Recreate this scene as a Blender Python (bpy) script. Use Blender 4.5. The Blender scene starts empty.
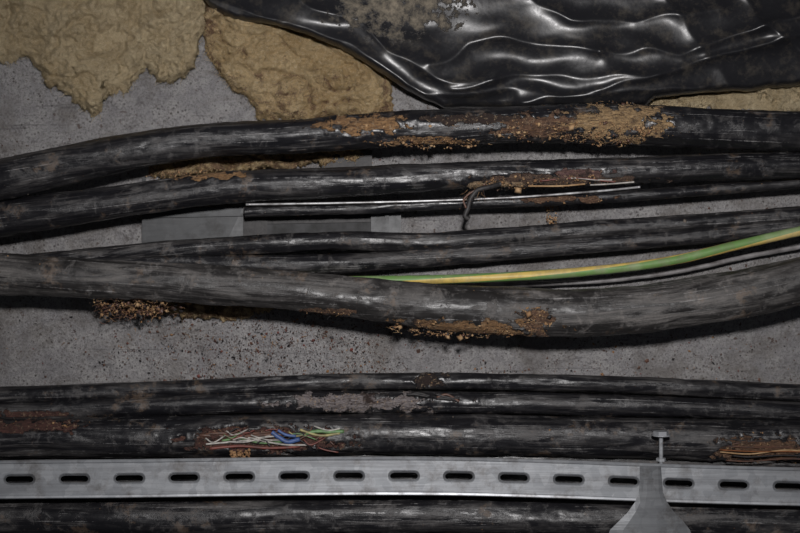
import bpy, math, random, bmesh
import numpy as np
from mathutils import Vector, noise
random.seed(7)
D=1.1
def P(px,py,d):
    s=(D-d)/D
    return Vector(((px-400)/1000*s,-d,(266.5-py)/1000*s))
def N(x,y,z=0.0): return noise.noise(Vector((x,y,z)))
def F(x,y,z=0.0,o=4): return noise.fractal(Vector((x,y,z)),1.0,2.0,o)
def sstep(a,b,x):
    t=max(0,min(1,(x-a)/(b-a))); return t*t*(3-2*t)
def interp(pts,x):
    xs=[p[0] for p in pts]; n=len(pts)
    if x<=xs[0]: i=0
    elif x>=xs[-1]: i=n-2
    else:
        i=0
        while xs[i+1]<x: i+=1
    x0,x1=xs[i],xs[i+1]; h=x1-x0; t=(x-x0)/h
    out=[]
    for k in range(1,len(pts[0])):
        y0,y1=pts[i][k],pts[i+1][k]
        sec=(y1-y0)/h
        m0=sec if i==0 else (y1-pts[i-1][k])/(x1-xs[i-1])
        m1=sec if i==n-2 else (pts[i+2][k]-y0)/(xs[i+2]-x0)
        if t<0: out.append(y0+m0*(x-x0)); continue
        if t>1: out.append(y1+m1*(x-x1)); continue
        t2,t3=t*t,t*t*t
        out.append((2*t3-3*t2+1)*y0+(t3-2*t2+t)*h*m0+(-2*t3+3*t2)*y1+(t3-t2)*h*m1)
    return out

# ---------------- materials ----------------
class NT:
    def __init__(s,name):
        s.m=bpy.data.materials.new(name); s.m.use_nodes=True
        s.t=s.m.node_tree; s.b=s.t.nodes['Principled BSDF']
    def n(s,typ,**kw):
        nd=s.t.nodes.new(typ)
        for k,v in kw.items(): setattr(nd,k,v)
        return nd
    def l(s,a,b): s.t.links.new(a,b)
    def coord(s,kind,scale=(1,1,1)):
        tc=s.n('ShaderNodeTexCoord'); mp=s.n('ShaderNodeMapping')
        mp.inputs['Scale'].default_value=scale
        s.l(tc.outputs[kind],mp.inputs['Vector']); return mp.outputs[0]
    def noise(s,vec,scale,detail=6,rough=.6,dist=0.0):
        nd=s.n('ShaderNodeTexNoise'); nd.inputs['Scale'].default_value=scale
        nd.inputs['Detail'].default_value=detail; nd.inputs['Roughness'].default_value=rough
        nd.inputs['Distortion'].default_value=dist
        s.l(vec,nd.inputs['Vector']); return nd.outputs['Fac']
    def ramp(s,fac,a,b,c0=(0,0,0,1),c1=(1,1,1,1)):
        r=s.n('ShaderNodeValToRGB'); e=r.color_ramp.elements
        e[0].position=a; e[1].position=b; e[0].color=c0; e[1].color=c1
        s.l(fac,r.inputs[0]); return r.outputs[0]
    def math(s,op,a,b=None,clamp=False):
        m=s.n('ShaderNodeMath',operation=op); m.use_clamp=clamp
        for i,v in enumerate((a,b)):
            if v is None: continue
            if isinstance(v,(int,float)): m.inputs[i].default_value=v
            else: s.l(v,m.inputs[i])
        return m.outputs[0]
    def mix(s,fac,a,b):
        m=s.n('ShaderNodeMix',data_type='RGBA')
        for idx,v in ((0,fac),(6,a),(7,b)):
            if isinstance(v,(int,float)): m.inputs[idx].default_value=v
            elif isinstance(v,tuple): m.inputs[idx].default_value=v
            else: s.l(v,m.inputs[idx])
        return m.outputs[2]
    def bump(s,h,strength,dist,prev=None):
        b=s.n('ShaderNodeBump'); b.inputs['Strength'].default_value=strength; b.inputs['Distance'].default_value=dist
        s.l(h,b.inputs['Height'])
        if prev is not None: s.l(prev,b.inputs['Normal'])
        return b.outputs[0]
def C(r,g,b): return (r,g,b,1)

def mat_rubber(name,dust=.5,base=(.006,.006,.008),dcol=(.21,.197,.19),lo=.47,ro0=.26):
    t=NT(name)
    uv=t.coord('UV',(9,110,1)); uv2=t.coord('UV',(6,620,1)); ob=t.coord('Object')
    st=t.noise(uv,1.0,9,.7,1.2); sc=t.noise(uv2,1.0,3,.5,.4)
    big=t.noise(t.coord('Object',(1,1,2)),9,5,.65); fine=t.noise(ob,520,3,.6); med=t.noise(ob,60,8,.75,.4)
    soft=t.noise(t.coord('UV',(14,60,1)),1,3,.5,.5)
    f=t.math('MULTIPLY',t.ramp(st,lo,lo+.17),t.ramp(big,.40,.60))
    f=t.math('ADD',f,t.math('MULTIPLY',t.ramp(med,.53,.62),.5),True)
    f=t.math('ADD',f,.04)
    f=t.math('MULTIPLY',f,dust)
    f=t.math('MULTIPLY',f,t.math('ADD',fine,.5),True)
    scr=t.math('MULTIPLY',t.ramp(sc,.63,.66),t.ramp(med,.45,.58))
    col=t.mix(f,C(*base),C(*dcol))
    col=t.mix(t.math('MULTIPLY',scr,.5),col,C(.42,.41,.41))
    dk=t.ramp(t.noise(ob,30,8,.78),.58,.63)
    col=t.mix(t.math('MULTIPLY',dk,.35),col,C(.17,.115,.075))
    at=t.n('ShaderNodeAttribute',attribute_name='damage_and_shade'); tn=t.n('ShaderNodeAttribute',attribute_name='tint')
    dn=t.noise(ob,110,8,.75,.6)
    df=t.math('ADD',at.outputs['Fac'],t.math('MULTIPLY',t.math('SUBTRACT',dn,.5),3.2))
    df=t.ramp(df,.50,.60)
    df=t.math('MULTIPLY',df,t.ramp(at.outputs['Fac'],.02,.12))
    fib=t.noise(t.coord('UV',(110,420,1)),1,7,.7,1.6)
    dc=t.mix(t.ramp(fib,.34,.56),C(.04,.02,.014),tn.outputs['Color'])
    dc=t.mix(t.math('MULTIPLY',t.ramp(t.noise(ob,300,5,.75),.55,.66),.65),dc,C(.56,.41,.26))
    dc=t.mix(t.ramp(t.noise(ob,55,5,.7),.57,.67),dc,C(.04,.024,.02))
    col=t.mix(df,col,dc)
    t.l(col,t.b.inputs['Base Color'])
    ro=t.math('ADD',t.math('ADD',t.math('MULTIPLY',f,.8),t.math('MULTIPLY',t.ramp(med,.35,.65),.16)),ro0,True); ro=t.math('MAXIMUM',ro,t.math('MULTIPLY',df,.9))
    t.l(ro,t.b.inputs['Roughness'])
    t.b.inputs['Specular IOR Level'].default_value=.52
    b0=t.bump(soft,.5,.0020)
    b1=t.bump(t.math('ADD',t.math('MULTIPLY',st,.5),t.math('MULTIPLY',f,1.2)),.5,.0010,b0)
    b2=t.bump(fine,.25,.0003,b1)
    b2=t.bump(scr,.5,.0006,b2)
    hh=t.math('MULTIPLY',df,t.math('ADD',fib,t.math('MULTIPLY',dn,1.5)))
    b3=t.bump(hh,1.0,.004,b2)
    t.l(b3,t.b.inputs['Normal']); return t.m

def mat_simple(name,c,c2=None,rough=.5,metal=0,ns=200,bs=.3,bd=.0006,lo=.35,hi=.65):
    t=NT(name); ob=t.coord('Object')
    n=t.noise(ob,ns,5,.6)
    t.l(t.mix(t.ramp(n,lo,hi),C(*c),C(*(c2 or [v*.6 for v in c]))),t.b.inputs['Base Color'])
    t.b.inputs['Roughness'].default_value=rough; t.b.inputs['Metallic'].default_value=metal
    t.l(t.bump(n,bs,bd),t.b.inputs['Normal']); return t.m

def mat_concrete():
    t=NT('concrete'); ob=t.coord('Object')
    big=t.noise(ob,5,6,.6,.3); med=t.noise(ob,34,10,.78,.3); fine=t.noise(ob,420,6,.8)
    v=t.n('ShaderNodeTexVoronoi'); v.inputs['Scale'].default_value=210; t.l(ob,v.inputs['Vector'])
    pits=t.ramp(v.outputs['Distance'],.14,.32)
    pm=t.ramp(med,.47,.56)
    col=t.mix(t.ramp(big,.3,.7),C(.25,.243,.25),C(.37,.36,.363))
    col=t.mix(t.math('MULTIPLY',t.ramp(med,.42,.60),.65),col,C(.50,.485,.475))
    col=t.mix(t.math('MULTIPLY',t.ramp(fine,.49,.60),.70),col,C(.14,.13,.135))
    pf=t.math('MULTIPLY',t.math('SUBTRACT',1.0,pits),pm)
    col=t.mix(t.math('MULTIPLY',pf,.85),col,C(.06,.05,.05))
    stain=t.ramp(t.noise(ob,12,9,.75,.6),.49,.60)
    col=t.mix(t.math('MULTIPLY',stain,.48),col,C(.14,.12,.10))
    blot=t.ramp(t.noise(ob,28,8,.8,.8),.57,.65)
    col=t.mix(t.math('MULTIPLY',blot,.55),col,C(.07,.055,.05))
    spk=t.ramp(t.noise(ob,160,3,.6),.65,.69)
    col=t.mix(t.math('MULTIPLY',spk,t.ramp(big,.35,.55)),col,C(.09,.05,.037))
    sl=t.noise(t.coord('Object',(14,1,190)),1,3,.5,.8)
    col=t.mix(t.math('MULTIPLY',t.ramp(sl,.64,.69),.4),col,C(.1,.095,.1))
    t.l(col,t.b.inputs['Base Color']); t.b.inputs['Roughness'].default_value=.92
    b=t.bump(med,.85,.010); b=t.bump(fine,.8,.0025,b); b=t.bump(pits,.4,.0015,b)
    t.l(b,t.b.inputs['Normal']); return t.m

def mat_wool(name,c1,c2,c3):
    t=NT(name); ob=t.coord('Object')
    a=t.noise(ob,22,8,.7,.8); f=t.noise(t.coord('Object',(1,1,1.6)),120,10,.85,2.5)
    sp=t.noise(ob,75,8,.78)
    col=t.mix(t.ramp(a,.38,.60),C(*c1),C(*c2))
    col=t.mix(t.math('MULTIPLY',t.ramp(f,.49,.64),.55),col,C(c2[0]*.5,c2[1]*.45,c2[2]*.40))
    col=t.mix(t.math('MULTIPLY',t.ramp(t.noise(ob,380,6,.8,1.0),.50,.62),.5),col,C(.92,.80,.58))
    at=t.n('ShaderNodeAttribute',attribute_name='damage_and_shade')
    st=t.math('ADD',at.outputs['Fac'],t.math('MULTIPLY',t.math('SUBTRACT',sp,.5),2.4))
    col=t.mix(t.math('MULTIPLY',t.ramp(st,.48,.76),.72),col,C(*c3))  # stain colour, which also paints the shade in the wool creases
    t.l(col,t.b.inputs['Base Color']); t.b.inputs['Roughness'].default_value=1
    t.b.inputs['Specular IOR Level'].default_value=.05
    b=t.bump(a,.9,.016); b=t.bump(f,1.0,.007,b); t.l(b,t.b.inputs['Normal']); return t.m

def mat_sheet():
    t=NT('black_polythene'); ob=t.coord('Object')
    n=t.noise(ob,26,3,.5,.5); f=t.noise(ob,260,5,.7); sp=t.noise(ob,70,8,.75)
    at=t.n('ShaderNodeAttribute',attribute_name='damage_and_shade')
    df=t.math('ADD',at.outputs['Fac'],t.math('MULTIPLY',t.math('SUBTRACT',sp,.5),2.4))
    df=t.math('MULTIPLY',t.ramp(df,.40,.95),t.ramp(at.outputs['Fac'],0,.25))
    sp2=t.math('MULTIPLY',t.ramp(sp,.50,.72),.14)
    df2=t.math('MAXIMUM',t.math('MULTIPLY',df,.85),sp2)
    t.l(t.mix(df2,C(.012,.012,.014),C(.30,.255,.19)),t.b.inputs['Base Color'])
    t.l(t.math('ADD',t.math('MULTIPLY',t.ramp(f,.4,.8),.14),t.math('ADD',t.math('MULTIPLY',df,.6),.31),True),t.b.inputs['Roughness'])
    b=t.bump(n,.2,.003); b=t.bump(f,.12,.0005,b); b=t.bump(t.math('MULTIPLY',df,sp),.6,.004,b); t.l(b,t.b.inputs['Normal']); return t.m

def mat_galv(name,k=1.0,metal=.45,ro=.30):
    t=NT(name); ob=t.coord('Object')
    v=t.n('ShaderNodeTexVoronoi'); v.inputs['Scale'].default_value=130; t.l(ob,v.inputs['Vector'])
    n=t.noise(t.coord('Object',(6,60,160)),1,6,.7); d=t.noise(ob,40,8,.75)
    col=t.mix(t.ramp(v.outputs['Color'],.2,.9),C(.33*k,.345*k,.365*k),C(.43*k,.445*k,.465*k))
    col=t.mix(t.math('MULTIPLY',t.ramp(n,.42,.66),.55),col,C(.17*k,.17*k,.18*k))
    col=t.mix(t.math('MULTIPLY',t.ramp(d,.50,.66),.6),col,C(.10*k,.085*k,.075*k))
    t.l(col,t.b.inputs['Base Color']); t.b.inputs['Metallic'].default_value=metal
    t.l(t.math('ADD',t.math('MULTIPLY',d,.35),ro),t.b.inputs['Roughness'])
    t.l(t.bump(n,.25,.0008),t.b.inputs['Normal']); return t.m

R1=mat_rubber('rubber_dusty',.42); R2=mat_rubber('rubber_clean',.30); R3=mat_rubber('rubber_grey',.62,(.013,.012,.012),(.22,.205,.195),.42,.30)
FIB=mat_simple('brown_fibre',(.17,.085,.038),(.32,.19,.095),.95,ns=120)
FIBY=mat_simple('tan_fibre',(.46,.31,.17),(.26,.15,.07),.95,ns=120)
BLK=mat_simple('black_scrap_and_shade',(.010,.009,.010),(.035,.032,.032),.6)  # black scraps and strip; also painted shade in the bracket recess
DIRT=mat_simple('grey_dirt',(.22,.19,.16),(.09,.07,.055),.95,ns=90)
CON=mat_concrete()
W1=mat_wool('wool_yellow',(.80,.66,.43),(.64,.50,.30),(.19,.12,.085))
W2=mat_wool('wool_ochre',(.80,.61,.35),(.60,.42,.21),(.17,.085,.07))
SHEET=mat_sheet(); GALV=mat_galv('galvanised_steel',1.08,.5,.28); GALVD=mat_galv('weathered_steel',.15,.15,.35)
GREY=mat_simple('grey_block',(.075,.075,.078),(.035,.035,.035),.9,ns=50)
COP=mat_simple('copper',(.4,.16,.07),(.22,.09,.04),.4,.6)
def wm(n,c): return mat_simple(n,c,tuple(v*.35+.02 for v in c),.5,ns=160)
WW=wm('wire_white',(.50,.47,.43)); WB=wm('wire_blue',(.06,.13,.36)); WG=wm('wire_green',(.14,.27,.10)); WR=wm('wire_red',(.20,.055,.04)); WY=wm('wire_yellow',(.42,.36,.15)); WBR=wm('wire_brown',(.12,.055,.035))

# ---------------- mesh builder ----------------
class MB:
    def __init__(s): s.v=[];s.f=[];s.m=[];s.uv=[];s.dmg=[];s.tint=[];s.mats=[]
    def mi(s,mat):
        if mat not in s.mats: s.mats.append(mat)
        return s.mats.index(mat)
    def add(s,verts,faces,mat,uv=None,dmg=None,tint=None):
        o=len(s.v); n=len(verts); s.v+= [tuple(v) for v in verts]
        k=s.mi(mat)
        for f in faces: s.f.append(tuple(o+i for i in f)); s.m.append(k)
        s.uv+= uv if uv else [(v[0],v[2]) for v in verts]
        s.dmg+= dmg if dmg else [0.0]*n
        s.tint+= tint if tint else [(.3,.15,.06)]*n
    def build(s,name,smooth=True):
        me=bpy.data.meshes.new(name); me.from_pydata(s.v,[],s.f); 
        for m in s.mats: me.materials.append(m)
        me.polygons.foreach_set('material_index',s.m)
        me.polygons.foreach_set('use_smooth',[smooth]*len(s.f))
        uvl=me.uv_layers.new(name='UVMap')
        li=np.zeros(len(me.loops),dtype=np.int32); me.loops.foreach_get('vertex_index',li)
        uvl.data.foreach_set('uv',np.array(s.uv,dtype=np.float32)[li].ravel())
        a=me.attributes.new('damage_and_shade','FLOAT','POINT'); a.data.foreach_set('value',s.dmg)
        c=me.attributes.new('tint','FLOAT_COLOR','POINT')
        c.data.foreach_set('color',np.array([(x[0],x[1],x[2],1) for x in s.tint],dtype=np.float32).ravel())
        me.update()
        ob=bpy.data.objects.new(name,me); bpy.context.scene.collection.objects.link(ob); return ob
    def tube(s,pts,rad,mat,seg=8):
        n=len(pts); vs=[]
        for i,p in enumerate(pts):
            t=(pts[min(i+1,n-1)]-pts[max(i-1,0)]).normalized()
            a=Vector((0,1,0)) if abs(t.y)<.9 else Vector((1,0,0))
            u=t.cross(a).normalized(); w=t.cross(u)
            r=rad[i] if isinstance(rad,(list,tuple)) else rad
            for k in range(seg):
                an=2*math.pi*k/seg; vs.append(p+u*(r*math.cos(an))+w*(r*math.sin(an)))
        fs=[(i*seg+k,i*seg+(k+1)%seg,(i+1)*seg+(k+1)%seg,(i+1)*seg+k) for i in range(n-1) for k in range(seg)]
        fs.append(tuple(range(seg))); fs.append(tuple((n-1)*seg+k for k in reversed(range(seg))))
        s.add(vs,fs,mat)
    def pxtube(s,pts,r,mat,seg=10,n=24):
        m=len(pts); q=[(i,)+tuple(p) for i,p in enumerate(pts)]
        w=[P(*interp(q,t*(m-1)/n)) for t in range(n+1)]
        s.tube(w,[r*(1+.15*N(i*.6,len(s.v))) for i in range(n+1)],mat,seg)
    def fibre(s,p,direction,length,r,mat,curl=.5,k=5):
        pts=[p.copy()]; d=direction.normalized()
        for i in range(k):
            d=(d+Vector([random.uniform(-curl,curl) for _ in range(3)])).normalized()
            pts.append(pts[-1]+d*length/k)
        s.tube(pts,[r*(1-.7*i/k) for i in range(k+1)],mat,3)
    def crumb(s,p,r,mat,flat=.6):
        b=[(1,0,0),(-1,0,0),(0,1,0),(0,-1,0),(0,0,1),(0,0,-1)]
        sx,sy,sz=[random.uniform(.5,1.4) for _ in range(3)]
        a=random.uniform(0,6.28); ca,sa=math.cos(a),math.sin(a); vs=[]
        for x,y,z in b:
            k=r*random.uniform(.6,1.2); x,y,z=x*sx*k,y*sy*k*flat,z*sz*k
            vs.append(p+Vector((x*ca-z*sa,y,x*sa+z*ca)))
        s.add(vs,[(4,0,2),(4,2,1),(4,1,3),(4,3,0),(5,2,0),(5,1,2),(5,3,1),(5,0,3)],mat)

ORANGE=(.40,.225,.10); BROWN=(.20,.11,.065); RED=(.12,.05,.04); TAN=(.42,.30,.18); PALE=(.32,.285,.285); OCH=(.50,.33,.165)

def cable(name,pts,mat,seed,patches=(),seg=44,step=1.6,x0=-170,x1=970,rough=1.0,build=True,dirt=90):
    mb=MB(); n=int((x1-x0)/step)+1
    vs=[];uv=[];dm=[];tn=[]; arc=0
    cen=[]
    for i in range(n):
        px=x0+i*step; cen.append((px,)+tuple(interp(pts,px)))
    W=[P(c[0],c[1],c[3]) for c in cen]
    for i,c in enumerate(cen):
        px,py,r,d=c; sc=(D-d)/D/1000
        t=(W[min(i+1,n-1)]-W[max(i-1,0)]).normalized()
        up=Vector((0,1,0)).cross(t).normalized()
        if up.z<0: up=-up
        fr=t.cross(up); 
        if fr.y>0: fr=-fr
        if i: arc+=(W[i]-W[i-1]).length
        for k in range(seg+1):
            an=2*math.pi*(k%seg)/seg - math.pi/2
            co,si=math.cos(an),math.sin(an)
            rr=r*(1+rough*(.07*N(px*.012,co*1.1+seed,si*1.1)+.04*F(px*.03,co*1.5+seed*2,si*1.5,2)))
            rr+=rough*.18*F(px*.12,co*r*.15+seed,si*r*.15,3)
            rr-=rough*.7*max(0,abs(N(px*.018+seed,co*2.4,si*2.4))*-6+1)
            D_=0;T=(0.3,.15,.06)
            if si>-.2:
                vy=py-co*r
                for (cx,cy,rx,ry,tint,dep,nf) in patches:
                    q=math.hypot((px-cx)/rx,(vy-cy)/ry)
                    if q<1.8:
                        q+=.75*F(px*.06+cx,vy*.13,seed,4)
                        v=max(0,min(1,(1.3-q)/.7))
                        if v>D_: D_=v;T=tint
                        if dep:
                            rr-=dep*sstep(1.0,.7,q)*(.8+.6*N(px*.15,vy*.3,3)) if q<1 else 0
                            rr+=.8*math.exp(-((q-1.05)/.12)**2)*(1+N(px*.2,vy*.2,9))
            vs.append(W[i]+up*(co*rr*sc)+fr*(si*rr*sc))
            uv.append((arc+seed,k/seg*2*math.pi*r*sc+seed*.37)); dm.append(D_); tn.append(T)
    S=seg+1; fs=[]
    for i in range(n-1):
        for k in range(seg):
            a=i*S+k; fs.append((a,a+1,a+S+1,a+S))
    fs.append(tuple(range(seg))); fs.append(tuple((n-1)*S+k for k in reversed(range(seg))))
    mb.add(vs,fs,mat,uv,dm,tn)
    def surf(px,py,lift=0):
        cy,r,d=interp(pts,px); sc=(D-d)/D/1000; o=max(-1,min(1,(py-cy)/r))
        return P(px,py,d+math.sqrt(max(0,1-o*o))*r*sc+lift)
    for _ in range(dirt):
        i=random.randrange(n-1); k=random.randrange(seg)
        if F(i*.03,k*.2,seed,3)<-.05: continue
        mb.crumb(Vector(vs[i*S+k]),.00028*math.exp(random.gauss(.35,.5)),random.choice((DIRT,DIRT,WBR,FIB)),.4)
    for (cx,cy,rx,ry,tint,dep,nf) in patches:
        m_=0
        while m_<nf*2:
            m_+=1
            a=random.uniform(0,6.28); q=random.random()**.5*1.15
            px=cx+rx*q*math.cos(a); py=cy+ry*q*math.sin(a)
            if F(px*.09,py*.12,seed,3)<-.12: continue
            p=surf(px,py,-.0004-dep*.0007)
            dr=Vector((random.choice((-1,1))*1.0,random.uniform(-.22,.1),random.uniform(-.45,.3)))
            m=random.choice((FIB,FIB,FIBY,FIBY,WBR,BLK)) if tint!=RED else random.choice((FIB,WBR,BLK))
            if random.random()<.14: mb.fibre(p,dr,random.uniform(.003,.008),random.uniform(.0002,.00045),m,.35)
            else: mb.crumb(p,.00048*math.exp(random.gauss(.45,.5)),m,.55)
    if build: return mb.build(name)
    return mb

# ---------------- wall ----------------
mb=MB(); vs=[];fs=[]; nx,nz=380,260
for j in range(nz+1):
    for i in range(nx+1):
        x=-.95+1.9*i/nx; z=-.65+1.3*j/nz
        y=.004*F(x*4,z*4,1,4)+.0020*F(x*40,z*40,2,3)
        vs.append((x,y,z))
for j in range(nz):
    for i in range(nx):
        a=j*(nx+1)+i; fs.append((a,a+1,a+nx+2,a+nx+1))
o=len(vs)
vs+=[(-.95,.12,-.65),(.95,.12,-.65),(.95,.12,.65),(-.95,.12,.65)]
fs.append((o,o+3,o+2,o+1))
bot=list(range(nx+1)); top=[nz*(nx+1)+i for i in range(nx+1)]
lef=[j*(nx+1) for j in range(nz+1)]; rig=[j*(nx+1)+nx for j in range(nz+1)]
fs.append(tuple(reversed(bot))+(o,o+1)); fs.append(tuple(top)+(o+2,o+3)); fs.append(tuple(lef)+(o+3,o)); fs.append(tuple(reversed(rig))+(o+1,o+2))
mb.add(vs,fs,CON); mb.build('wall_back')

# ---------------- relief patches ----------------
def relief(name,x0,x1,top,bot,H,base,mat,seed,step=1.6,w=16,nfib=900,lump=.5,stain=None,frag=5):
    mb=MB(); nc=int((x1-x0)/step)+1; nr=int(max(bot(x0+(x1-x0)*k/20)-top for k in range(21))/step)+1
    vs=[];dm=[];fs=[]
    for i in range(nc+1):
        px=x0+(x1-x0)*i/nc; b=bot(px)+frag*1.3*F(px*.05,seed,0,5)+4*N(px*.25,seed)
        for j in range(nr+1):
            py=top+(b-top)*j/nr
            e=min(b-py,px-x0,x1-px)
            prof=math.sqrt(max(0,1-(1-min(1,max(0,e)/w))**2))
            cre=max(0,1-abs(F(px*.022+seed,py*.028,seed,3))*7)
            h=base+(H*(.65+lump*F(px*.018,py*.018,seed,2))+.011*F(px*.045,py*.06,seed,5)+.0040*F(px*.25,py*.3,seed,3)-.007*cre)*prof
            xo=px+(4*N(py*.08,seed,5)+2.5*N(py*.3,seed,7))*(1 if e<30 else 0)
            vs.append(P(xo,py,max(.0045,h) if prof>0 else -.004))
            dm.append((stain(px,py,e) if stain else 0.0)+.25*cre)  # stain plus painted shade: crease hollows are darkened in the colour
    for i in range(nc):
        for j in range(nr):
            a=i*(nr+1)+j; fs.append((a,a+1,a+nr+2,a+nr+1))
    mb.add(vs,fs,mat,dmg=dm)
    for _ in range(nfib):
        i=random.randrange(nc); j=random.randrange(nr)
        if random.random()<.35: j=nr-1-int(abs(random.gauss(0,3)))
        j=max(0,j)
        p=Vector(vs[i*(nr+1)+j])
        a=random.uniform(0,6.28)
        if random.random()<.3: mb.crumb(p,random.uniform(.0006,.0018),mat)
        else: mb.fibre(p,Vector((math.cos(a),-.2,math.sin(a))),random.uniform(.003,.010),random.uniform(.00012,.0003),mat,.7)
    return mb.build(name)
def lin(pts): return lambda x: float(np.interp(x,[p[0] for p in pts],[p[1] for p in pts]))
relief('mineral_wool_insulation',-150,206,-90,lin([(-150,60),(0,58),(28,60),(45,84),(70,96),(90,118),(100,116),(108,96),(128,92),(142,72),(156,82),(176,80),(192,72),(199,48),(206,20)]),.026,.001,W1,1.3,w=20,nfib=3200,
   stain=lambda x,y,e: max(0,.32-e/40))
relief('mineral_wool_insulation',203,393,-30,lin([(203,48),(214,66),(228,84),(248,100),(262,121),(300,123),(340,121),(393,119)]),.022,.001,W2,4.1,w=12,nfib=2600,lump=.5,
   stain=lambda x,y,e: .58 if e<10 else (.44 if (y>75 and x<350) else .25))
relief('mineral_wool_insulation',645,960,40,lin([(640,108),(700,111),(800,114),(960,116)]),.012,.001,W1,8.1,w=8,nfib=500,lump=.3,stain=lambda x,y,e:.2)
relief('mineral_wool_insulation',146,300,292,lin([(146,312),(180,318),(240,320),(262,312),(300,306)]),.020,.001,W2,11.,w=10,nfib=250,stain=lambda x,y,e:.6)

# plastic sheet
low=lin([(200,-6),(210,8),(235,20),(270,24),(305,34),(340,48),(370,66),(400,86),(425,100),(445,108),(520,109),(600,106),(645,106),(655,98),(700,93),(760,90),(800,86),(960,80)])
folds=[([(290,-10),(345,16),(385,50),(440,74),(490,80)],.009,10),([(430,62),(470,45),(530,42),(600,52)],.006,8),
 ([(455,84),(530,80),(600,72),(655,70)],.008,7),([(520,104),(610,82),(700,60),(800,38),(900,20)],.011,10),
 ([(520,-5),(570,18),(640,24),(720,8)],.007,10),([(600,50),(680,52),(745,30),(800,18),(900,0)],.009,9),
 ([(655,-10),(690,22),(715,58),(735,90)],.004,11),
 ([(205,0),(300,26),(372,60),(445,104)],.006,7),([(400,92),(450,92),(560,94),(700,86)],.005,5),([(740,-10),(760,20),(800,50),(850,70)],.006,9)]
def segd(px,py,pl):
    best=1e9
    for a,b in zip(pl[:-1],pl[1:]):
        vx,vy=b[0]-a[0],b[1]-a[1]; t=max(0,min(1,((px-a[0])*vx+(py-a[1])*vy)/(vx*vx+vy*vy)))
        q=math.hypot(px-a[0]-t*vx,py-a[1]-t*vy)
        if q<best: best=q
    return best
mb=MB(); vs=[];dm=[];fs=[]; nc,nr=420,120
for i in range(nc+1):
    px=198+(960-198)*i/nc; b=low(px)+1.5*F(px*.05,3,0,3)
    for j in range(nr+1):
        py=-85+(b+85)*j/nr; e=b-py
        wx=px+9*F(px*.015,py*.02,4,2); wy=py+9*F(px*.015,py*.02,9,2)
        h=.032+.008*F(px*.007,py*.012,2,2)
        for pl,H,w in folds:
            q=segd(wx,wy,pl)
            if q<w*6: h+=H*1.0*math.exp(-(math.sqrt(q*q+1.2)-1.1)/w)*(0.8+.6*N(px*.02,py*.02,w))
        h+=.0022*N(wx*.011+wy*.02,wy*.05-wx*.012,5)+.0005*N(wx*.03,wy*.07+wx*.02,15)
        if e<7: h-= .012*(1-e/7)**2
        vs.append(P(px,py,max(.012,h)))
        q=math.hypot((px-400)/85,(py-0)/42); dm.append(max(0,min(.62,(1.2-q)*.9)) if q<1.3 else 0.0)
for i in range(nc):
    for j in range(nr):
        a=i*(nr+1)+j; fs.append((a,a+1,a+nr+2,a+nr+1))
mb.add(vs,fs,SHEET,dmg=dm); ob=mb.build('plastic_sheet')
md=ob.modifiers.new('thick','SOLIDIFY'); md.thickness=.0005

# ---------------- cables ----------------
cable('electrical_cable',[(-150,208,21,.062),(0,180,21,.062),(100,158,19,.062),(200,141,17,.062),(300,136,17,.062),(400,129,17.5,.062),(500,125,18,.062),(600,124,19.5,.062),(700,128,20,.062),(800,132,20,.062),(960,140,20,.062)],R2,1.0,
 [(362,126,46,9,ORANGE,1.0,220),(432,143,50,5,ORANGE,.8,190),(612,124,50,20,OCH,1.3,600),(540,128,44,13,BROWN,.8,200),(470,122,50,6,(.04,.025,.02),.4,20)],seg=56,dirt=260)
mb=cable('electrical_cable',[(-150,245,18,.052),(0,219,18,.052),(60,210,17,.052),(130,200,16.5,.052),(200,190,16,.052),(250,186,16,.052),(350,182,15,.052),(450,176,14,.052),(550,173,13.5,.052),(650,170,13.5,.052),(720,167,13.5,.052),(800,165,13.5,.052),(960,160,13.5,.052)],R2,2.0,
 [(200,176,50,5,ORANGE,.6,120),(548,181,80,6,(.16,.10,.07),1.5,160),(580,175,26,5,(.20,.11,.10),1.,30),(500,186,34,4,TAN,.5,90)],seg=48,build=False,dirt=200)
for pl,m in (([(556,179),(575,178),(598,180),(612,180)],WW),([(528,186),(560,186),(585,184)],FIBY),([(540,181),(575,178),(615,182)],WR),([(590,185),(610,184),(634,182)],WW)):
    mb.pxtube([(x,y,.0615) for x,y in pl],.0008,m,8)
mb.pxtube([(500,184,.062),(490,187,.067),(478,190,.069),(471,198,.070),(468,208,.069),(465,216,.069),(469,219,.068)],.0024,BLK,8)
mb.pxtube([(494,187,.066),(476,190,.07),(464,199,.071),(466,208,.071)],.0010,WBR,6)
for _ in range(22): mb.fibre(P(random.uniform(464,486),random.uniform(188,200),.070),Vector((-.4,-.2,-1)),random.uniform(.004,.010),.0003,random.choice((FIB,BLK,WBR)),.5)
mb.build('electrical_cable')
cable('electrical_cable',[(-150,235,5,.03),(100,222,5,.030),(245,212,5.5,.036),(350,209,5.5,.038),(450,204,5.5,.038),(560,200,5.5,.038),(640,195,5.5,.038),(720,189,5.5,.038),(800,183,5.5,.038),(960,172,5.5,.038)],R2,3.0,[(560,199,45,4,BROWN,0,40)],seg=20,x0=245)
mb=MB(); mb.pxtube([(246,204.5,.047),(340,203,.047),(440,200.5,.047),(520,197,.047),(600,191,.046),(640,187,.044)],.0011,mat_simple('bright_metal',(.62,.62,.63),(.16,.15,.15),.35,.4,ns=70),10,90); mb.build('metal_rod')

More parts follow.
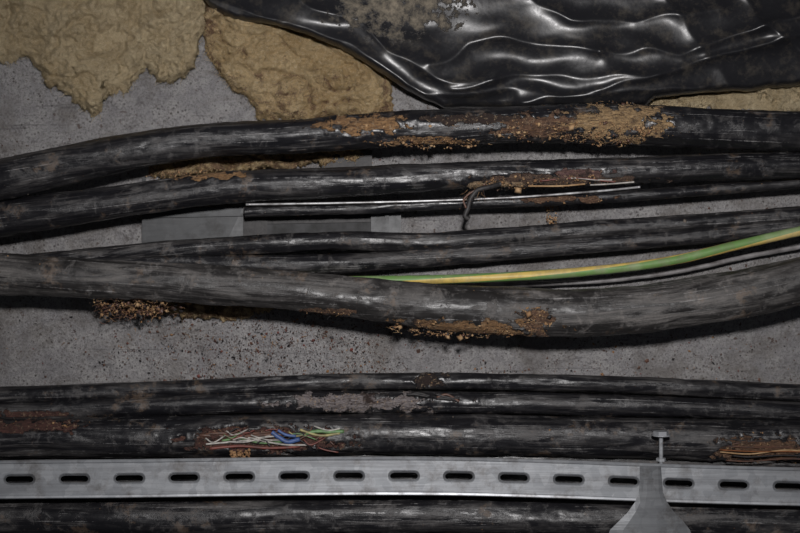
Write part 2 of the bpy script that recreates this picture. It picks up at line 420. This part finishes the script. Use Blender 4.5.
cable('electrical_cable',[(-150,275,8,.022),(0,265,8,.022),(70,258,8,.022),(150,251,9,.026),(250,245,9.5,.030),(330,241,9.5,.030),(420,242,9.5,.030),(500,237,9.5,.030),(600,229,9,.030),(700,222,8.5,.030),(800,215,8.5,.030),(960,205,8.5,.030)],R1,4.0,[],seg=32)
cable('electrical_cable',[(-150,280,8,.022),(50,270,8,.022),(150,263,9,.024),(250,264,9.5,.028),(330,264,10,.030),(420,258,9.5,.030),(500,252,9,.030),(600,244,8.5,.030),(700,236,8,.030),(800,226,8,.030),(960,214,8,.030)],R1,5.0,[],seg=32)

def mat_gy():
    t=NT('green_yellow_insulation'); tc=t.n('ShaderNodeTexCoord'); sp=t.n('ShaderNodeSeparateXYZ'); t.l(tc.outputs['UV'],sp.inputs[0])
    s=t.math('FRACT',t.math('ADD',t.math('MULTIPLY',sp.outputs[1],2.0),t.math('MULTIPLY',sp.outputs[0],2.6)))
    m=t.math('LESS_THAN',s,.40)
    ob=t.coord('Object'); n=t.noise(ob,90,7,.75); n2=t.noise(ob,25,5,.6)
    col=t.mix(m,C(.13,.25,.07),C(.58,.42,.11))
    col=t.mix(t.math('MULTIPLY',t.ramp(n,.45,.7),.6),col,C(.15,.13,.09))
    col=t.mix(t.math('MULTIPLY',t.ramp(n2,.5,.65),.3),col,C(.45,.42,.32))
    t.l(col,t.b.inputs['Base Color']); t.b.inputs['Roughness'].default_value=.5
    t.l(t.bump(n,.2,.001),t.b.inputs['Normal']); return t.m
gp=[(-150,296,5,.03),(0,285,5,.03),(200,284,5,.033),(300,282,5,.036),(350,280.5,4.4,.040),(450,279,4.6,.046),(540,275,4.8,.05),(620,268,4.8,.05),(680,259,4.8,.05),(730,247,4.8,.05),(800,231,5,.05),(960,200,6,.05)]
ob=cable('green_yellow_ground_wire',gp,mat_gy(),6.0,seg=24,rough=.35,dirt=0)
for l in ob.data.uv_layers[0].data:
    l.uv[1]=(l.uv[1]-6*.37)/(2*math.pi*.0048)
cable('telephone_wire',[(300,288,2.5,.016),(400,286,2.5,.018),(500,285,2.5,.018),(600,281,2.5,.018),(680,271,2.5,.018),(760,254,2.5,.018),(960,220,2.5,.018)],mat_simple('grey_pvc',(.26,.25,.25),(.10,.09,.09),.5,ns=60),6.6,seg=12,x0=300,dirt=0)

cable('electrical_cable',[(-150,268,22,.075),(0,274,21,.075),(100,279,20,.075),(200,284,19.5,.075),(300,291,20,.075),(400,303,22,.075),(500,311,24,.075),(600,312,24,.075),(700,301,24,.075),(800,281,24,.075),(960,240,24,.075)],R3,7.0,
 [(472,328,72,9,ORANGE,1.0,560),(130,302,38,4,BROWN,.8,100),(330,312,30,4,BROWN,.4,40),(535,320,16,12,BROWN,.5,120)],seg=60,dirt=400)
cable('electrical_cable',[(-150,402,9,.030),(0,396,9,.030),(200,388,8.5,.032),(300,383,8.5,.034),(420,381,8.5,.034),(600,384,8.5,.032),(800,393,9,.030),(960,400,9,.030)],R1,8.0,[(428,380,18,7,(.02,.015,.015),1.5,10)],seg=32)
mb=cable('electrical_cable',[(-150,418,10,.034),(0,412,10,.034),(200,404,10.5,.036),(300,402,11,.036),(420,402,11,.036),(600,405,11,.036),(800,412,10,.034),(960,418,10,.034)],R2,9.0,[(365,402,80,9,PALE,.6,10),(30,414,50,4,RED,.6,30)],seg=36,build=False)
for k in range(7):
    x=random.uniform(405,440); mb.pxtube([(x,397+random.uniform(-3,3),.0475),(x+10,395+random.uniform(-3,5),.0485),(x+22,398+random.uniform(-3,5),.0475)],.0012,random.choice((BLK,WBR,BLK)),6,8)
mb.build('electrical_cable')
mb=cable('electrical_cable',[(-150,440,21,.042),(0,438,21,.042),(200,436,21,.042),(400,434,20.5,.042),(600,437,20.5,.042),(800,441,20.5,.042),(960,444,20.5,.042)],R2,10.0,
 [(268,437,78,13,RED,5.0,180),(770,448,60,14,BROWN,2.0,240),(25,424,60,6,RED,.5,30)],seg=60,build=False,dirt=200)
def wz(pl,m,r,d=.0605,n=24): mb.pxtube([(x,y+random.uniform(-1,1),d+.0012*math.sin(x*.07)) for x,y in pl],r,m,10,n)
wz([(206,445),(225,443),(255,441),(285,445),(312,444)],WW,.0009)
wz([(222,440),(240,439),(262,443),(290,440)],WG,.0011,.0595)
wz([(200,436),(240,437),(275,434),(310,436),(345,438)],WBR,.0016,.059)
wz([(272,433),(279,437),(288,441),(300,440)],WB,.0021,.0625)
wz([(278,431),(286,434),(296,437)],WB,.0014,.063)
wz([(306,434),(318,431),(330,432),(344,431)],WG,.0018,.0615)
wz([(300,430),(320,435),(340,434)],WY,.0012,.0625)
wz([(314,427),(328,430),(340,428)],WW,.0008,.062)
wz([(210,448),(240,446),(270,448),(300,447)],WR,.0013,.0595)
wz([(228,442),(245,443),(265,438),(276,437)],WW,.0008,.062)
wz([(196,438),(215,434),(250,433),(272,431)],WBR,.0015,.058)
for _ in range(26):
    x=random.uniform(203,330); y=random.uniform(429,447); wz([(x,y),(x+8,y+random.uniform(-5,5)),(x+random.uniform(12,24),y+random.uniform(-5,5))],random.choice((BLK,WBR,WR,WW,BLK,WG,WY)),.0007,.062,8)
for k in range(7):
    y=440+k*3.2; x=715+random.uniform(0,25); wz([(x,y+random.uniform(-2,2)),(750,y+random.uniform(-2,2)),(785,y+random.uniform(-2,2)),(822,y+random.uniform(-3,3))],random.choice((WBR,FIB,COP,FIBY,BLK)),.0007,.0600)
mb.build('electrical_cable')
cable('electrical_cable',[(-150,464,10,.030),(0,462,10,.030),(400,458,10,.030),(800,464,10,.030),(960,466,10,.030)],R1,11.,seg=32)
cable('electrical_cable',[(-150,485,16,.030),(0,487,16,.030),(400,483,16,.030),(800,492,16,.030),(960,494,16,.030)],R1,11.5,seg=32)
cable('electrical_cable',[(-150,518,18,.046),(0,517,18,.046),(200,516,18,.046),(400,515,18,.046),(600,517,18,.046),(800,521,18,.046),(960,523,18,.046)],R1,12.,[],seg=48,dirt=200)
cable('electrical_cable',[(-150,556,20,.046),(0,555,20,.046),(400,553,20,.046),(800,559,20,.046),(960,562,20,.046)],R1,13.,seg=40)

# ---------------- perforated strip ----------------
dS=.078
def ymid(px): return float(interp([(-200,482),(19,479.5),(130,478.5),(240,477),(350,476),(459,476.5),(568,479.5),(678,483.5),(788,486.5),(960,490)],px)[0])
pitch=54.93; hw=19.5
m8=8; inner=[]
Ls,Rs=10.5,4.9
for k in range(m8+1): a=-math.pi/2+math.pi*k/m8; inner.append((Ls+Rs*math.cos(a),Rs*math.sin(a)))
for k in range(1,5): inner.append((Ls-2*Ls*k/5,Rs))
for k in range(m8+1): a=math.pi/2+math.pi*k/m8; inner.append((-Ls+Rs*math.cos(a),Rs*math.sin(a)))
for k in range(1,5): inner.append((-Ls+2*Ls*k/5,-Rs))
X,Y=pitch/2,hw-4
mid=[]
for (a,b) in inner:
    kx,ky=X/abs(a) if abs(a)>1e-6 else 1e9,Y/abs(b) if abs(b)>1e-6 else 1e9
    mid.append((a*min(kx,ky),b*min(kx,ky)))
for c in [(X,-Y),(X,Y),(-X,Y),(-X,-Y)]:
    j=min(range(len(mid)),key=lambda j:(mid[j][0]-c[0])**2+(mid[j][1]-c[1])**2); mid[j]=c
mbs=MB()
for s_ in range(-3,18):
    cx=19.5+pitch*s_; n=len(inner)
    def put(u,v,dd): return P(cx+u,ymid(cx+u)+v,dd)
    v=[put(a*.90,b*.68,dS-.0040) for a,b in inner]+[put(a,b,dS-.0010) for a,b in inner]+[put(a*1.05,b*1.2,dS) for a,b in inner]+[put(a,b,dS) for a,b in mid]
    f=[]
    for r in range(3):
        for k in range(n): f.append((r*n+k,(r+1)*n+k,(r+1)*n+(k+1)%n,r*n+(k+1)%n))
    mbs.add(v,f,GALV)
xs=np.linspace(19.5+pitch*(-3)-X,19.5+pitch*17+X,260)
for sg in (-1,1):
    prof=[(sg*Y,0),(sg*(Y+1.0),.0012),(sg*(Y+3),.0016),(sg*(hw-.4),.0010),(sg*hw,-.0006),(sg*hw,-.016),(sg*(hw-1.5),-.016),(sg*(hw-1.8),-.002),(sg*Y,-.003)]
    v=[];f=[]
    for x in xs:
        for (a,b) in prof: v.append(P(x,ymid(x)+a,dS+b))
    m=len(prof)
    for i in range(len(xs)-1):
        for k in range(m-1): q=i*m+k; f.append((q,q+1,q+m+1,q+m))
    mbs.add(v,f,GALV)
mbs.build('perforated_metal_strip',False)

def plate(mb,outline,d,th,mat,bend=None):
    n=len(outline); b=bend or (lambda x,y:0)
    fr=[P(x,y,d+b(x,y)) for x,y in outline]; bk=[P(x,y,d-th+b(x,y)) for x,y in outline]
    mb.add(fr+bk,[tuple(range(n)),tuple(reversed(range(n,2*n)))]+[(k,(k+1)%n,n+(k+1)%n,n+k) for k in range(n)],mat)
mb=MB()
L=[(640,466),(640,480),(639,492),(635,502),(628,512),(619,521),(610,530),(605,545),(604,600)]
Rr=[(661,466),(662,480),(663,492),(667,502),(674,512),(683,520),(690,530),(695,545),(696,600)]
v=[];f=[]
for dd in (.083,.0815):
    for (a,b) in zip(L,Rr):
        for k in range(7):
            t=k/6; x=a[0]+(b[0]-a[0])*t; edge=abs(t-.5)*2
            v.append(P(x,a[1],dd+.0015-.002*edge**4+(.002 if a[1]<470 else 0)))
m=len(L)*7
for i in range(len(L)-1):
    for k in range(6):
        q=i*7+k; f.append((q,q+1,q+8,q+7)); f.append((m+q,m+q+7,m+q+8,m+q+1))
for i in range(len(L)-1):
    q=i*7; f.append((q,q+7,m+q+7,m+q)); q+=6; f.append((q,m+q,m+q+7,q+7))
for k in range(6):
    f.append((k,m+k,m+k+1,k+1)); q=(len(L)-1)*7+k; f.append((q,q+1,m+q+1,m+q))
GALVM=mat_galv('dull_steel',.50,.3)
mb.add(v,f,GALVM); mb.build('hanger_bracket',False)
mb=MB(); 
def cyl(mb,px,y0,y1,r,d,mat,seg=24):
    a=P(px,y0,d); b=P(px,y1,d); b.x=a.x; mb.tube([a,b],r,mat,seg)
pts=[];rad=[]
a=P(661,435,.076); b=P(661,466,.076)
for k in range(61):
    pts.append(a.lerp(b,k/60)); rad.append(.0017+.0003*(k%2))
BOLT=mat_galv('bolt_steel',1.0,.3)
mb.tube(pts,rad,BOLT,16)
cyl(mb,661,431,434.5,.0072,.076,BOLT,6); cyl(mb,661,434.5,435.7,.0085,.076,BOLT,24); cyl(mb,661,458,461,.0045,.076,BOLT,6)
mb.build('bolt',False)

mb=MB()
plate(mb,[(142,209),(243,207),(243,243),(225,245),(142,247)],.020,.0018,GALVD,lambda x,y:.003*N(x*.03,y*.05))
plate(mb,[(142,215),(243,213),(243,216),(142,218)],.023,.003,GALVD)
plate(mb,[(371,209),(401,209),(401,235),(371,236)],.018,.0018,GALVD)
plate(mb,[(385,209),(389,209),(389,236),(385,236)],.022,.004,GALVD)
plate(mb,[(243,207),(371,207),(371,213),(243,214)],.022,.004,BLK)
plate(mb,[(243,213),(268,213),(266,245),(243,245)],.012,.012,BLK)  # black plate standing in for the shade in the gap
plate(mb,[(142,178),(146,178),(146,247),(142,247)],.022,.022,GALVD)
plate(mb,[(266,213),(330,213),(371,213),(371,222),(266,224)],.010,.010,BLK)  # recess shade put in as a black plate, not a bracket part
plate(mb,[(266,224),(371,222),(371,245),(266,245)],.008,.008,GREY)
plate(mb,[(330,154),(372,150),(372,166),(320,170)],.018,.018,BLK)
mb.build('metal_bracket',False)
relief('mineral_wool_insulation',148,366,148,lin([(148,178),(180,180),(215,174),(250,172),(300,168),(366,160)]),.032,.001,W2,21.,w=8,nfib=600,lump=.6,stain=lambda x,y,e:.58)

# ---------------- debris ----------------
mb=MB(); mats=[FIB,WBR,BLK,BLK,WR,WBR,WBR,BLK,WBR]
def dens(px,py):
    a=math.exp(-((px-270)/110)**2)*1.0+.40*math.exp(-((px-480)/200)**2)+.12
    return a*(.3+1.5*max(0,F(px*.02,py*.03,3,3)+.3))
cnt=0
while cnt<4600:
    px=random.uniform(0,800); py=random.uniform(308,384)
    if random.random()>dens(px,py): continue
    cnt+=1; r=min(.0026,.00034*math.exp(random.gauss(.38,.55)))
    mb.crumb(P(px,py,.0008+r*.3+.001*random.random()),r,random.choice(mats))
for _ in range(450):
    px=random.uniform(150,800); py=random.uniform(140,235); r=.0003*math.exp(random.gauss(.3,.5))
    mb.crumb(P(px,py,.001),r,random.choice(mats))
for _ in range(110):
    px=random.gauss(290,110); py=random.uniform(312,380)
    mb.fibre(P(px,py,.0015),Vector((random.uniform(-1,1),-.1,random.uniform(-.4,.4))),random.uniform(.003,.009),.0004,random.choice((FIB,WBR,BLK)),.6)
mb.build('debris_crumbs',False)
mb=MB()
for _ in range(700):
    px=random.gauss(132,22); py=302+abs(random.gauss(0,7))+4*N(px*.1,2)
    if px<96 or px>190: continue
    p=P(px,py,.050+random.uniform(-.01,.012))
    if random.random()<.4: mb.fibre(p,Vector((random.uniform(-1,1),random.uniform(-.4,.2),random.uniform(-.5,.3))),random.uniform(.004,.010),random.uniform(.0003,.0006),random.choice((FIB,WBR,WBR)),.8)
    else: mb.crumb(p,random.uniform(.0008,.0024),random.choice((FIB,WBR,WBR,BLK,FIBY)))
for _ in range(60):
    px=random.uniform(230,250); p=P(px,random.uniform(450,458),.064)
    mb.crumb(p,random.uniform(.0008,.0018),FIB)
for _ in range(90):
    p=P(random.gauss(551,4),random.uniform(196,224),.012); mb.crumb(p,random.uniform(.0006,.0015),random.choice((FIBY,FIB)))
mb.build('rodent_nest_fibres',False)

# ---------------- light, camera, world ----------------
w=bpy.data.worlds.new('World'); bpy.context.scene.world=w; w.use_nodes=True
w.node_tree.nodes['Background'].inputs[0].default_value=(.5,.52,.6,1); w.node_tree.nodes['Background'].inputs[1].default_value=.07
ld=bpy.data.lights.new('flash','SPOT'); ld.spot_size=math.radians(76); ld.spot_blend=1; ld.shadow_soft_size=.035; ld.energy=43; ld.color=(1,.975,.97)
lo=bpy.data.objects.new('camera_flash',ld); bpy.context.scene.collection.objects.link(lo)
lo.location=(.03,-1.12,.19); lo.rotation_euler=(Vector((0.03,0,0.03))-lo.location).to_track_quat('-Z','Y').to_euler()
cd=bpy.data.cameras.new('cam'); cd.sensor_width=36; cd.lens=36*D/.8; cd.clip_start=.01
co=bpy.data.objects.new('camera',cd); bpy.context.scene.collection.objects.link(co)
co.location=(0,-D,0); co.rotation_euler=(math.radians(90),0,0); bpy.context.scene.camera=co
bpy.context.scene.view_settings.view_transform='Standard'
